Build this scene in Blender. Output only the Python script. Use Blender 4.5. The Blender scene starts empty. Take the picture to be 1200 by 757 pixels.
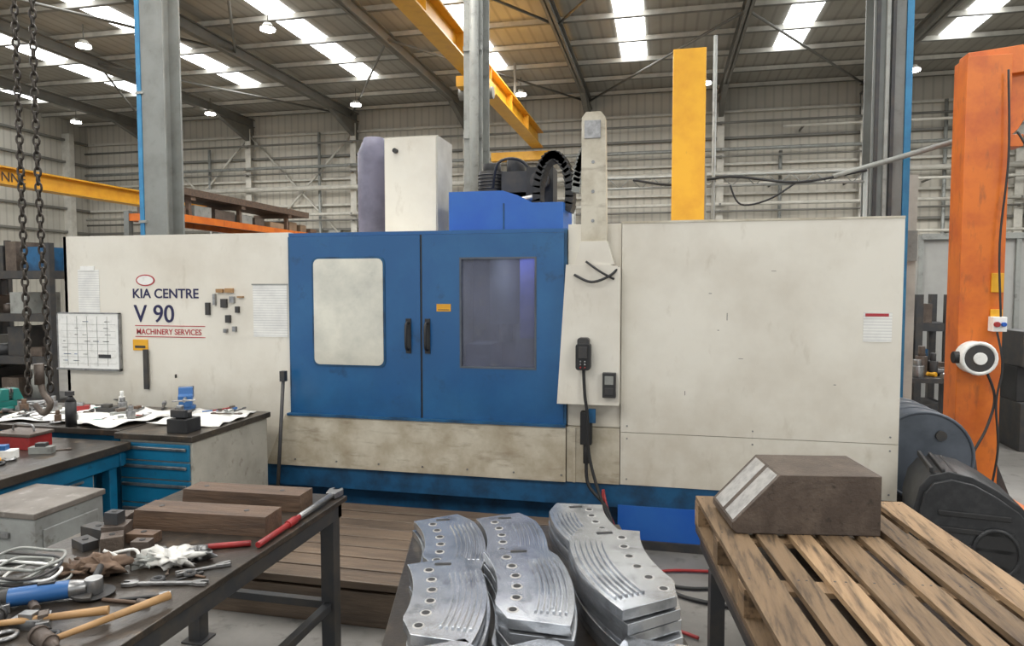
import bpy, math, random
from mathutils import Vector, Matrix
random.seed(7)
C=bpy.context.collection
# ---------------------------------------------------------------- materials
def mat(name,c1,c2=None,scale=3,lo=.42,hi=.68,rough=.5,metal=0,bump=0,bscale=30,stretch=(1,1,1),
        emit=0,island=0,wave=None,c3=None,scale3=14,lo3=.58,hi3=.75,det=6,low=None,lowc=None,alpha=1,st3=None):
    m=bpy.data.materials.new(name); m.use_nodes=True
    nt=m.node_tree; N=nt.nodes; Lk=nt.links; p=N['Principled BSDF']
    p.inputs['Roughness'].default_value=rough; p.inputs['Metallic'].default_value=metal
    p.inputs['Alpha'].default_value=alpha
    tc=N.new('ShaderNodeTexCoord'); mp=N.new('ShaderNodeMapping'); mp.inputs['Scale'].default_value=stretch
    Lk.new(tc.outputs['Object'],mp.inputs['Vector'])
    mp3=mp
    if st3:
        mp3=N.new('ShaderNodeMapping'); mp3.inputs['Scale'].default_value=st3; Lk.new(tc.outputs['Object'],mp3.inputs['Vector'])
    def noise(s,mpx=None):
        n=N.new('ShaderNodeTexNoise'); n.inputs['Scale'].default_value=s; n.inputs['Detail'].default_value=det
        n.inputs['Roughness'].default_value=.62
        Lk.new((mpx or mp).outputs[0],n.inputs['Vector']); return n
    def mixn(fac,a,b,mode='MIX'):
        x=N.new('ShaderNodeMix'); x.data_type='RGBA'; x.blend_type=mode
        if isinstance(fac,float): x.inputs['Factor'].default_value=fac
        else: Lk.new(fac,x.inputs['Factor'])
        for s,v in ((6,a),(7,b)):
            if isinstance(v,tuple): x.inputs[s].default_value=(*v,1)
            else: Lk.new(v,x.inputs[s])
        return x.outputs[2]
    def rng(sock,l,h,o0=0,o1=1):
        r=N.new('ShaderNodeMapRange'); r.inputs[1].default_value=l; r.inputs[2].default_value=h
        r.inputs[3].default_value=o0; r.inputs[4].default_value=o1
        Lk.new(sock,r.inputs[0]); return r.outputs[0]
    col=c1
    if c2: col=mixn(rng(noise(scale).outputs[0],lo,hi),c1,c2)
    if c3: col=mixn(rng(noise(scale3,mp3).outputs[0],lo3,hi3),col,c3)
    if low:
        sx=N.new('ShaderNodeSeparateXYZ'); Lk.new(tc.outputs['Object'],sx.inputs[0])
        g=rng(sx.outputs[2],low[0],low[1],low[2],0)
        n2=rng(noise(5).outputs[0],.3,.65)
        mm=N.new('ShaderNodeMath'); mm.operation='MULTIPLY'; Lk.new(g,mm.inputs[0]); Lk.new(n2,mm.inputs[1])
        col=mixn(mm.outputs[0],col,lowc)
    if wave:
        w=N.new('ShaderNodeTexWave'); w.bands_direction=wave[0]; w.inputs['Scale'].default_value=wave[1]
        Lk.new(tc.outputs['Object'],w.inputs[0])
        col=mixn(rng(w.outputs[1],.75,1.0,0,wave[2]),col,wave[3])
    if island:
        g=N.new('ShaderNodeNewGeometry'); 
        f=rng(g.outputs['Random Per Island'],0,1,1-island,1+island*.6)
        hs=N.new('ShaderNodeHueSaturation'); Lk.new(f,hs.inputs['Value'])
        if isinstance(col,tuple): hs.inputs['Color'].default_value=(*col,1)
        else: Lk.new(col,hs.inputs['Color'])
        col=hs.outputs[0]
    if isinstance(col,tuple): p.inputs['Base Color'].default_value=(*col,1)
    else: Lk.new(col,p.inputs['Base Color'])
    if bump:
        b=N.new('ShaderNodeBump'); b.inputs['Strength'].default_value=bump; b.inputs['Distance'].default_value=.02
        Lk.new(noise(bscale).outputs[0],b.inputs['Height']); Lk.new(b.outputs[0],p.inputs['Normal'])
    if emit:
        p.inputs['Emission Color'].default_value=(*c1,1); p.inputs['Emission Strength'].default_value=emit
    return m
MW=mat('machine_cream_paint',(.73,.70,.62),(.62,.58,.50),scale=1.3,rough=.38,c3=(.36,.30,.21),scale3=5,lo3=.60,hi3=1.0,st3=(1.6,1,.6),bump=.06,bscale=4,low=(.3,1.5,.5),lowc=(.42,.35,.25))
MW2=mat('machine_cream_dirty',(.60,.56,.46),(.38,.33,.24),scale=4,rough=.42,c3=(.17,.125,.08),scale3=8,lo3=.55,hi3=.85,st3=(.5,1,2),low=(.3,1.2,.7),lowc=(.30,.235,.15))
MBL=mat('machine_blue_paint',(.012,.090,.245),(.020,.12,.285),scale=2,rough=.28,c3=(.01,.035,.08),scale3=7,lo3=.6,hi3=.88,bump=.03,bscale=5,low=(.7,1.4,.4),lowc=(.01,.04,.09))  # low tint puts the doors' darker lower shading into the colour
MBD=mat('blue_dark_paint',(.008,.085,.2),(.005,.03,.07),scale=5,rough=.5)
MBB=mat('blue_bright_paint',(.01,.09,.42),(.02,.12,.43),scale=2,rough=.35)
MGL=mat('window_polycarbonate_light',(.72,.70,.60),(.52,.51,.45),scale=2.5,rough=.14,metal=.25,c3=(.42,.42,.38),scale3=9,lo3=.6,hi3=.9)
MGD=mat('window_polycarbonate_clear',(.13,.14,.20),(.09,.10,.14),scale=3.5,rough=.12,alpha=.6,c3=(.2,.2,.22),scale3=10)
MIN=mat('interior_grey',(.22,.24,.27),(.13,.14,.17),scale=4,rough=.5)
MIV=mat('interior_violet',(.10,.12,.45),rough=.4)
MRB=mat('rubber_and_hole_black',(.012,.012,.013),(.03,.03,.03),rough=.55)
MPL=mat('black_plastic',(.02,.021,.023),(.035,.036,.038),scale=20,rough=.42,bump=.05,bscale=200)
MPA=mat('paper_white',(.80,.80,.77),(.62,.62,.59),scale=25,lo=.5,hi=.8,rough=.7)
MPP=mat('printed_paper',(.80,.80,.76),(.66,.66,.64),scale=6,rough=.7,wave=('Z',16,.45,(.3,.3,.33)))
MRD=mat('red_print',(.40,.03,.04),rough=.5)
MNV=mat('navy_print',(.015,.015,.07),rough=.5)
MYL=mat('yellow_paint',(.74,.38,.02),(.64,.30,.015),scale=4,rough=.45,c3=(.3,.15,.02),scale3=20,lo3=.65,hi3=.9)
MOR=mat('orange_paint',(.64,.155,.012),(.50,.10,.01),scale=4,rough=.4,c3=(.2,.06,.02),scale3=8,lo3=.57,hi3=.85,st3=(2,2,.6))
MGS=mat('galvanised_steel_grey',(.30,.31,.29),(.22,.225,.21),scale=6,rough=.5,metal=.2,c3=(.14,.14,.13),scale3=12)
MCG=mat('column_grey_paint',(.19,.20,.19),(.14,.145,.135),scale=3,rough=.5,c3=(.09,.09,.08),scale3=6,lo3=.6,hi3=.9)
MDD=mat('drum_blue_grey',(.09,.105,.13),(.05,.06,.075),scale=4,rough=.4)
MLB=mat('light_blue_paint',(.03,.20,.38),(.02,.14,.3),scale=6,rough=.5)
MWS=mat('structural_white',(.54,.52,.46),(.42,.40,.35),scale=4,rough=.6)
MSR=mat('roof_steel_grey',(.17,.165,.145),(.13,.125,.11),scale=2,rough=.6)
MRF=mat('roof_liner_sheet',(.34,.32,.275),(.26,.245,.21),scale=.5,rough=.65,wave=('X',1.2,.5,(.18,.17,.145)))
MWA=mat('wall_cladding',(.52,.49,.42),(.42,.395,.335),scale=.4,rough=.65,wave=('X',1.3,.5,(.30,.28,.24)))
MWL=mat('wall_cladding_side',(.48,.46,.40),(.38,.365,.32),scale=.4,rough=.65,wave=('Y',1.3,.5,(.28,.265,.23)))
MFL=mat('concrete_floor',(.20,.19,.175),(.12,.115,.105),scale=1.3,rough=.45,c3=(.055,.05,.045),scale3=7,lo3=.55,hi3=.75,bump=.1,bscale=12)
MSK=mat('skylight_glow',(.95,.98,1.0),emit=7)
MLP=mat('lamp_glow',(1,.98,.93),emit=25)
MST=mat('machined_steel',(.62,.64,.67),(.44,.46,.49),scale=7,rough=.24,metal=.88,c3=(.24,.25,.27),scale3=14,lo3=.54,hi3=.8,island=.14)
MSB=mat('rusty_dark_steel',(.085,.065,.053),(.14,.11,.088),scale=8,rough=.45,metal=.3,c3=(.035,.028,.024),scale3=30,bump=.25,bscale=60)
MSL=mat('bright_ground_steel',(.46,.45,.43),(.30,.29,.28),scale=20,rough=.42,metal=.3)
MTT=mat('oily_steel_top',(.055,.045,.036),(.028,.025,.022),scale=4,rough=.3,metal=.3,c3=(.14,.10,.065),scale3=9,lo3=.54,hi3=.78,bump=.15,bscale=18)
MDK=mat('dark_frame_paint',(.03,.031,.034),(.055,.048,.04),scale=9,rough=.5)
MWD=mat('pallet_wood',(.29,.19,.105),(.13,.083,.045),scale=2.0,rough=.65,stretch=(9,.9,9),island=.45,c3=(.05,.033,.02),scale3=4,lo3=.52,hi3=.75,bump=.35,bscale=6)
MDW=mat('oily_deck_wood',(.15,.105,.07),(.075,.052,.036),scale=2,rough=.4,stretch=(1,9,9),island=.3,c3=(.21,.15,.095),scale3=4,lo3=.6,hi3=.8,bump=.3,bscale=6)
MWB=mat('old_timber',(.13,.078,.048),(.06,.038,.026),scale=3,rough=.6,stretch=(1,8,8),bump=.3,bscale=8,island=.2,c3=(.22,.13,.075),scale3=6,lo3=.6,hi3=.8)
MHD=mat('handle_wood',(.40,.235,.10),(.28,.15,.06),scale=5,rough=.45)
MCB=mat('cabinet_blue',(.005,.14,.27),(.004,.09,.18),scale=5,rough=.4,c3=(.01,.03,.05),scale3=15,lo3=.62,hi3=.82)
MCS=mat('cabinet_grey',(.44,.42,.36),(.33,.31,.26),scale=4,rough=.5,c3=(.15,.12,.09),scale3=14,lo3=.58,hi3=.8)
MGB=mat('grey_box_metal',(.29,.30,.285),(.2,.2,.19),scale=5,rough=.45,c3=(.1,.09,.07),scale3=12)
MLD=mat('box_lid_worn',(.17,.15,.13),(.10,.085,.07),scale=5,rough=.45,c3=(.3,.28,.25),scale3=12)
MRE=mat('red_paint',(.30,.02,.02),(.18,.015,.015),scale=8,rough=.4)
MBT=mat('tool_blue',(.02,.10,.28),rough=.4)
MGR=mat('tool_green',(.01,.16,.14),rough=.4)
MCH=mat('chain_steel',(.07,.06,.05),(.035,.03,.027),scale=20,rough=.45,metal=.7)
MCL=mat('cloth_white',(.70,.69,.65),(.46,.45,.42),scale=9,rough=.85)
MBR=mat('brown_rag',(.16,.105,.07),(.08,.052,.038),scale=9,rough=.85)
MPU=mat('violet_grey_paint',(.13,.125,.18),(.08,.078,.115),scale=5,rough=.5)
MTL=mat('tool_steel',(.34,.34,.34),(.2,.2,.2),scale=20,rough=.33,metal=.85)
MCA=mat('cardboard',(.26,.17,.10),(.2,.13,.075),scale=5,rough=.8,island=.3)
MGP=mat('partition_grey',(.36,.36,.34),(.30,.30,.285),scale=2,rough=.6)
# ---------------------------------------------------------------- mesh builder
class B:
    def __init__(s,name,M=None):
        s.n=name;s.v=[];s.f=[];s.mi=[];s.sm=[];s.mats=[];s.M=M or Matrix()
    def m(s,mt):
        if mt not in s.mats:s.mats.append(mt)
        return s.mats.index(mt)
    def add(s,vs,fs,mt,smooth=False,L=None):
        o=len(s.v);T=s.M@L if L is not None else s.M
        s.v+=[T@Vector(v) for v in vs];k=s.m(mt)
        for i,f in enumerate(fs):
            s.f.append([o+a for a in f]);s.mi.append(k)
            s.sm.append(smooth[i] if isinstance(smooth,list) else smooth)
    def box(s,x0,x1,y0,y1,z0,z1,mt,L=None):
        s.add([(x,y,z) for z in(z0,z1) for y in(y0,y1) for x in(x0,x1)],
              [(0,2,3,1),(4,5,7,6),(0,1,5,4),(2,6,7,3),(0,4,6,2),(1,3,7,5)],mt,False,L)
    def cbox(s,c,d,mt,rz=0,L=None):
        T=Matrix.Translation(c)@Matrix.Rotation(rz,4,'Z')
        if L is not None:T=L@T
        s.box(-d[0]/2,d[0]/2,-d[1]/2,d[1]/2,-d[2]/2,d[2]/2,mt,T)
    def prism(s,pts,ax,a0,a1,mt,L=None,smooth=False):
        n=len(pts)
        def P(p,a): return {'y':(p[0],a,p[1]),'x':(a,p[0],p[1]),'z':(p[0],p[1],a)}[ax]
        s.add([P(p,a0) for p in pts]+[P(p,a1) for p in pts],
              [tuple(range(n))[::-1],tuple(range(n,2*n))]+[(i,(i+1)%n,n+(i+1)%n,n+i) for i in range(n)],mt,
              [False,False]+[smooth]*n,L)
    def cyl(s,p0,p1,r,mt,seg=16,r2=None):
        p0=Vector(p0);p1=Vector(p1);d=p1-p0;q=d.to_track_quat('Z','Y').to_matrix();r2=r if r2 is None else r2
        vs=[p0+q@Vector((r*math.cos(6.2832*i/seg),r*math.sin(6.2832*i/seg),0)) for i in range(seg)]
        vs+=[p1+q@Vector((r2*math.cos(6.2832*i/seg),r2*math.sin(6.2832*i/seg),0)) for i in range(seg)]
        s.add(vs,[tuple(range(seg))[::-1],tuple(range(seg,2*seg))]+[(i,(i+1)%seg,seg+(i+1)%seg,seg+i) for i in range(seg)],mt,[False,False]+[True]*seg)
    def tube(s,pts,r,mt,seg=8,sub=6):
        P=[Vector(p) for p in pts]
        if sub>1 and len(P)>2:
            Q=[]
            for i in range(len(P)-1):
                a=P[max(i-1,0)];b=P[i];c=P[i+1];d=P[min(i+2,len(P)-1)]
                for k in range(sub):
                    t=k/sub
                    Q.append(.5*((2*b)+(c-a)*t+(2*a-5*b+4*c-d)*t*t+(3*b-a-3*c+d)*t**3))
            Q.append(P[-1]);P=Q
        vs=[];up=Vector((0,0,1))
        for i,p in enumerate(P):
            d=(P[min(i+1,len(P)-1)]-P[max(i-1,0)]).normalized()
            if i==0:
                up=d.orthogonal().normalized()
            up=(up-d*up.dot(d)).normalized();w=d.cross(up)
            vs+=[p+r*(math.cos(6.2832*k/seg)*up+math.sin(6.2832*k/seg)*w) for k in range(seg)]
        n=len(P);fs=[]
        for i in range(n-1):
            for k in range(seg):
                fs.append((i*seg+k,i*seg+(k+1)%seg,(i+1)*seg+(k+1)%seg,(i+1)*seg+k))
        sm=[True]*len(fs)
        fs+=[tuple(range(seg))[::-1],tuple(range((n-1)*seg,n*seg))];sm+=[False,False]
        s.add(vs,fs,mt,sm)
    def torus(s,L,R,r,mt,sx=1,sy=1,ns=20,nr=8):
        vs=[];fs=[]
        for i in range(ns):
            a=6.2832*i/ns
            for k in range(nr):
                b=6.2832*k/nr
                vs.append((sx*R*math.cos(a)+r*math.cos(b)*math.cos(a),sy*R*math.sin(a)+r*math.cos(b)*math.sin(a),r*math.sin(b)))
        for i in range(ns):
            for k in range(nr):
                fs.append((i*nr+k,((i+1)%ns)*nr+k,((i+1)%ns)*nr+(k+1)%nr,i*nr+(k+1)%nr))
        s.add(vs,fs,mt,True,L)
    def blob(s,c,d,mt,amp=.2,nu=28,nv=14,seed=0,L=None):
        rr=random.Random(seed);ph=[(rr.uniform(1,4),rr.uniform(0,6),rr.uniform(1,5),rr.uniform(0,6)) for _ in range(5)]
        vs=[];fs=[]
        for j in range(nv+1):
            t=math.pi*j/nv
            for i in range(nu):
                a=6.2832*i/nu
                x,y,z=math.sin(t)*math.cos(a),math.sin(t)*math.sin(a),math.cos(t)
                k=1+amp*sum(math.sin(p[0]*x*3+p[1])*math.sin(p[2]*y*3+p[3]+z*3) for p in ph)/2
                vs.append((c[0]+d[0]*x*k,c[1]+d[1]*y*k,c[2]+max(-d[2],d[2]*z*k)))
        for j in range(nv):
            for i in range(nu):
                fs.append((j*nu+i,(j+1)*nu+i,(j+1)*nu+(i+1)%nu,j*nu+(i+1)%nu))
        s.add(vs,fs,mt,True,L)
    def done(s,bevel=0,parent=None):
        me=bpy.data.meshes.new(s.n);me.from_pydata([tuple(v) for v in s.v],[],s.f)
        for m_ in s.mats:me.materials.append(m_)
        for i,p in enumerate(me.polygons):p.material_index=s.mi[i];p.use_smooth=s.sm[i]
        me.update();o=bpy.data.objects.new(s.n,me);C.objects.link(o)
        if bevel:
            b=o.modifiers.new('bevel','BEVEL');b.width=bevel;b.segments=2;b.limit_method='ANGLE';b.angle_limit=.9
            b.harden_normals=False
        if parent:o.parent=parent
        return o
def rrect(x0,x1,z0,z1,r,n=6):
    P=[]
    for cx,cz,a in((x1-r,z1-r,0),(x0+r,z1-r,90),(x0+r,z0+r,180),(x1-r,z0+r,270)):
        for i in range(n+1):
            t=math.radians(a+90*i/n);P.append((cx+r*math.cos(t),cz+r*math.sin(t)))
    return P
def text(s,x,y,z,size,mt,parent,name,rot=(math.pi/2,0,0),bold=0,sx=1):
    c=bpy.data.curves.new(name,'FONT');c.body=s;c.size=size;c.extrude=.0008;c.offset=bold
    c.materials.append(mt);o=bpy.data.objects.new(name,c);C.objects.link(o)
    o.location=(x,y,z);o.rotation_euler=rot;o.scale=(sx,1,1);o.parent=parent
    return o
# ---------------------------------------------------------------- room shell
XL,XR,YB,YF=-20.3,15,21,-9
RZ=7.62
b=B('floor');b.box(XL,XR,YF,YB,-.1,0,MFL);b.done()
b=B('ceiling');b.box(XL,XR,YF,YB,RZ,RZ+.12,MRF);b.done()
b=B('wall_back');b.box(XL,XR,YB,YB+.15,0,7.7,MWA);b.done()
b=B('wall_left');b.box(XL-.15,XL,YF,YB,0,RZ,MWL);b.done()
b=B('wall_right');b.box(XR,XR+.15,YF,YB,0,RZ,MWL);b.done()
b=B('roof_purlins')
y=YB-.4
while y>YF+1:
    z=RZ-.03;b.box(XL,XR,y-.02,y+.02,z-.11,z,MWS);b.box(XL,XR,y-.03,y+.05,z-.115,z-.105,MSR);y-=1.45
b.done()
b=B('roof_rafters')
for k in range(-2,7):
    x=5.35-3.8*k
    if x<XL+.2: continue
    for dz,w in((-.18,.08),(-.42,.08)):
        b.box(x-w,x+w,YF,YB,RZ+dz,RZ+dz+.025,MSR)
    b.box(x-.012,x+.012,YF,YB,RZ-.42,RZ-.16,MSR)
    b.prism([(YB-.05,RZ-1.0),(YB-.05,RZ-.44),(YB-1.9,RZ-.44)],'x',x-.07,x+.07,MSR)
b.done()
b=B('roof_bracing')
for k in range(0,6):
    x=5.35-3.8*k
    for ya,yb in((20.6,14.5),(14.5,8.5)):
        if k%2==0:b.cyl((x,ya,RZ-.3),(x-3.8,yb,RZ-.3),.03,MSR,6)
        else:b.cyl((x-3.8,ya,RZ-.3),(x,yb,RZ-.3),.03,MSR,6)
b.done()
for i,k in enumerate(range(-3,6)):
    x=-.78-3.6*k
    b=B('window_%d'%(i+1));b.box(x-.31,x+.31,1,18.1,RZ-.025,RZ-.001,MSK);b.done()
b=B('trim_1') # wall rails and posts
for k in range(-2,7):
    x=5.35-3.8*k
    if x<XL+.3 or x>XR-.3: continue
    b.box(x-.1,x+.1,YB-.32,YB-.3,0,7.1,MWS);b.box(x-.1,x+.1,YB-.02,YB,0,7.1,MWS);b.box(x-.01,x+.01,YB-.3,YB,0,7.1,MWS)
for z in(2.9,3.7,4.5,5.35,6.1,6.85):
    b.box(XL,XR,YB-.14,YB-.02,z,z+.07,MSR if z in(3.7,6.1) else MWS)
for z,r,m_ in((5.05,.08,MWS),(5.75,.05,MGS),(4.2,.05,MWS),(6.5,.035,MSR),(4.0,.03,MSR),(5.55,.025,MSR)):
    b.cyl((XL+.3,YB-.45,z),(XR-.3,YB-.45,z),r,m_,8)
    for k in range(-2,7):
        x=5.35-3.8*k
        if XL+.3<x<XR-.3:b.box(x-.03,x+.03,YB-.5,YB-.32,z-.03,z+.03,MSR)
for k in(6,5):
    x=5.35-3.8*k
    b.cyl((x,YB-.2,3.0),(x+3.8,YB-.2,6.9),.035,MWS,6);b.cyl((x+3.8,YB-.2,3.0),(x,YB-.2,6.9),.035,MWS,6)
for x,z1 in((-15.2,6.5),(-11.1,6.9),(-7.6,5.8),(0.4,6.5),(3.2,5.7),(7.4,6.9),(9.4,6.2),(10.6,5.75)):
    b.cyl((x,YB-.2,0),(x,YB-.2,z1),.05,MGS,8);b.box(x+.3,x+.7,YB-.2,YB,3.2,3.7,MGS)
for z,x0,x1 in((4.75,.4,XR-.5),(3.35,-3,XR-.5),(6.3,3.2,XR-.5),(3.15,3,XR-.5)):
    b.cyl((x0,YB-.6,z),(x1,YB-.6,z),.04,MWS,8)
    for k in range(int((x1-x0)/2)):b.box(x0+.5+2*k,x0+.54+2*k,YB-.62,YB-.02,z-.05,z,MSR)
b.done()
b=B('trim_2')
for z in(2.9,3.7,4.5,5.35,6.1,6.85):b.box(XL+.02,XL+.14,YF,YB,z,z+.07,MSR)
for y in range(0,21,4):b.box(XL,XL+.3,y-.1,y+.1,0,7.1,MWS)
b.done()
for x,y in[(-18.5,18.7),(-13.6,18.7),(-8.8,18.7),(-3.9,18.7),(1,18.7),(5.9,18.7),(-12.5,12.9),(-8,12.9),(6.5,12.9)]:
    b=B('high_bay_lamp')
    b.cyl((x,y,7.14),(x,y,7.24),.15,MWS,16,r2=.08);b.cyl((x,y,7.10),(x,y,7.14),.15,MLP,16);b.cyl((x,y,7.24),(x,y,RZ-.03),.012,MSR,6);b.done()
# ---------------------------------------------------------------- building columns
def hcol(name,x0,x1,y,z1,side=None,m_=MCG,pipe=False):
    b=B(name);d=.28
    b.box(x0,x1,y,y+.025,0,z1,m_);b.box(x0,x1,y+d,y+d+.025,0,z1,m_);xm=(x0+x1)/2;b.box(xm-.01,xm+.01,y+.025,y+d,0,z1,m_)
    b.box(x0-.08,x1+.06,y-.08,y+d+.1,0,.03,m_)
    if side=='L':
        b.box(x0-.06,x0-.004,y-.01,y+.06,0,z1,MLB)
        for z in(2.6,4.1,5.6):b.box(x0-.07,x0+.03,y-.02,y,z,z+.03,MGS)
    if side=='R':
        b.box(x1+.004,x1+.06,y-.01,y+.06,0,z1,MLB);b.box(x0+.10,x0+.13,y-.03,y,0,z1,MGS);b.box(x1-.12,x1-.09,y-.025,y,0,z1,MDK)
        b.box(x0+.02,x0+.05,y-.02,y,0,z1,MDK)
    if pipe:
        b.cyl((xm+.03,y-.06,0),(xm+.03,y-.06,z1),.05,MGS,12)
        for z in(1,2.5,3.4,4.3,5.2):b.box(x0,x1,y-.02,y,z,z+.05,MGS)
    return b.done()
hcol('steel_column',-6.0,-5.70,7,RZ-.01,'L')
hcol('steel_column',-2.07,-1.87,7,RZ-.01,None,MGS,True)
hcol('steel_column',1.87,2.14,7,RZ-.01,'R')
b=B('services_post');b.box(2.34,2.44,7.5,7.6,0,2.95,MWS);b.box(2.3,2.48,7.46,7.64,0,.03,MWS);b.box(2.34,2.44,7.47,7.5,2.1,2.4,MGS);b.done()
b=B('crane_post')
b.box(.06,.34,6.25,6.5,0,3.92,MYL);b.box(-.1,.5,6.1,6.65,0,.03,MYL)
for z in(1.0,2.4,):b.box(.34,.36,6.3,6.45,z,z+.5,MGS)
b.done(.004)
b=B('overhead_crane_girder');x=-3.7
b.box(x-.17,x+.17,3,20.2,6.38,6.41,MYL);b.box(x-.17,x+.17,3,20.2,5.95,5.98,MYL);b.box(x-.015,x+.015,3,20.2,5.98,6.38,MYL)
b.box(-5.1,-3.3,20.1,20.35,5.6,5.85,MYL)
for y in range(4,20,2):b.box(x-.16,x+.16,y-.01,y+.01,5.98,6.38,MYL)
for y in(5.6,9.4,13.2,17):b.box(x-.03,x+.03,y,y+.06,6.41,RZ-.19,MSR)
b.box(x-.3,x+.3,13,13.8,5.75,5.95,MYL);b.cyl((x-.35,13.4,5.7),(x+.35,13.4,5.7),.12,MSR,12)
b.done()
b=B('crane_runway');x=-11.55
b.box(x-.15,x+.15,5,16.2,3.66,3.69,MYL);b.box(x-.15,x+.15,5,16.2,3.95,3.98,MYL);b.box(x-.02,x+.02,5,16.2,3.69,3.95,MYL)
for y in(5.2,9.4,14.05):b.box(x-.1,x+.1,y-.1,y+.1,0,3.66,MYL)
o=b.done()
text('SWL 10 TONNE',x+.03,8.8,3.73,.24,MDK,o,'load_marking',rot=(math.pi/2,0,math.pi/2))
# ---------------------------------------------------------------- CNC machine
F=4.85
b=B('cnc_machining_centre')
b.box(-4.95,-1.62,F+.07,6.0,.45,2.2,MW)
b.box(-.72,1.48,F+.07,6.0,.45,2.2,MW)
b.box(-1.62,-.72,F+.07,6.0,.45,.95,MIN);b.box(-1.62,-.72,F+.07,6.0,2.16,2.2,MIN);b.box(-1.62,-.72,5.75,6.0,.95,2.16,MIN)
b.box(-1.08,-.74,5.15,5.74,1.45,2.15,MIV);b.box(-1.12,-.95,5.2,5.6,1.2,1.5,MIN);b.cyl((-1.25,5.4,1.55),(-1.25,5.4,2.16),.13,MIN,20);b.cyl((-1.25,5.4,1.40),(-1.25,5.4,1.55),.06,MTL,16)
b.box(-1.58,-.76,5.0,5.7,.95,1.12,MTL);b.box(-1.5,-1.3,5.1,5.5,1.12,1.4,MIN)
b.box(-4.97,-2.86,F,F+.08,.45,2.27,MW)
b.box(-4.97,-4.94,F,6.0,.45,2.27,MW)
b.box(-2.855,-1.6,F+.03,F+.07,.85,2.26,MBD)
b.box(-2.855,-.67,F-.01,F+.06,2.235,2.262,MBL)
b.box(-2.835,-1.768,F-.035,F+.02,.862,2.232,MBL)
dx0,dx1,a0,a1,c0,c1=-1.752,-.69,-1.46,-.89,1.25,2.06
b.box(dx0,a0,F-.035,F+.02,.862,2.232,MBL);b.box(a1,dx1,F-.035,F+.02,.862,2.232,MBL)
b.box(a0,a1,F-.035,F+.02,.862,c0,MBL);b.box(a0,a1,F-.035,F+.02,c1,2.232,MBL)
b.box(a0,a1,F-.01,F-.004,c0,c1,MGD)
def ring(x0,x1,z0,z1,w,m_,y0,y1):
    b.box(x0-w,x0,y0,y1,z0-w,z1+w,m_);b.box(x1,x1+w,y0,y1,z0-w,z1+w,m_);b.box(x0,x1,y0,y1,z0-w,z0,m_);b.box(x0,x1,y0,y1,z1,z1+w,m_)
ring(a0+.012,a1-.012,c0+.012,c1-.012,.014,MDD,F-.038,F-.008)
b.prism(rrect(-2.645,-2.045,1.235,2.075,.05),'y',F-.042,F-.03,MBD)
b.prism(rrect(-2.63,-2.06,1.25,2.06,.045),'y',F-.046,F-.04,MGL)
b.box(-1.766,-1.754,F-.03,F,.862,2.232,MRB)
b.box(-2.85,-2.836,F-.03,F+.03,.862,2.232,MBD);b.box(-.69,-.67,F-.03,F+.05,.85,2.25,MBD)
for x in(-1.86,-1.71):
    b.tube([(x,F-.035,1.38),(x,F-.09,1.40),(x,F-.09,1.56),(x,F-.035,1.58)],.011,MRB,8,4)
    b.box(x-.02,x+.02,F-.045,F-.03,1.35,1.61,MRB)
b.box(-1.64,-1.53,F-.037,F-.034,1.665,1.72,MYL);b.box(-1.63,-1.54,F-.038,F-.037,1.675,1.68,MDK)
b.prism([(-3.05,.45),(-.67,.45),(-.67,.85),(-2.88,.85)],'y',F-.06,F+.07,MW2)
b.box(-2.86,-.67,F-.075,F+.02,.845,.862,MBD)
b.box(-.665,-.29,F-.04,F+.07,.45,.845,MW2)
b.box(-.62,-.60,F-.05,F-.04,.45,.84,MW2)
b.box(-4.8,1.40,F+.12,5.9,.0,.45,MBD);b.box(-3.2,1.42,F-.02,F+.2,.28,.45,MBD)
b.box(-3.2,1.42,F-.05,F+.12,0,.06,MDK)
b.box(-.3,.3,F-.03,F,.05,.30,MBB);b.box(.35,.37,F-.03,F,.05,.3,MBD)
for k in range(7):
    x=-2.8+.35*k;b.cyl((x,F-.066,.50),(x,F-.058,.50),.007,MTL,8)
b.box(-.665,-.29,F,F+.07,.85,2.29,MW)
b.box(-.285,1.5,F-.03,F+.07,.825,2.30,MW)
b.box(-.285,1.5,F-.03,F+.07,.45,.821,MW)
b.box(1.47,1.5,F,6.0,.45,2.28,MW)
b.box(-.29,1.5,F-.035,F-.02,2.285,2.30,MW2)
for x in(-.24,.6,1.45):
    for z in(.87,.78,.49):b.cyl((x,F-.035,z),(x,F-.028,z),.006,MTL,8)
for x,z,w,h in((.36,1.55,.012,.004),(.42,1.62,.004,.05),(.50,1.36,.03,.003),(.30,1.80,.02,.004),(1.1,1.2,.015,.004),(.7,1.95,.03,.003),(.15,1.1,.004,.03),(.9,.62,.02,.005),(.55,.55,.03,.005),(-4.5,.9,.03,.004),(-3.9,1.1,.004,.03)):
    b.box(x,x+w,F-.0315 if x>-.3 else F-.0015,F-.02,z,z+h,MDK)
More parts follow.
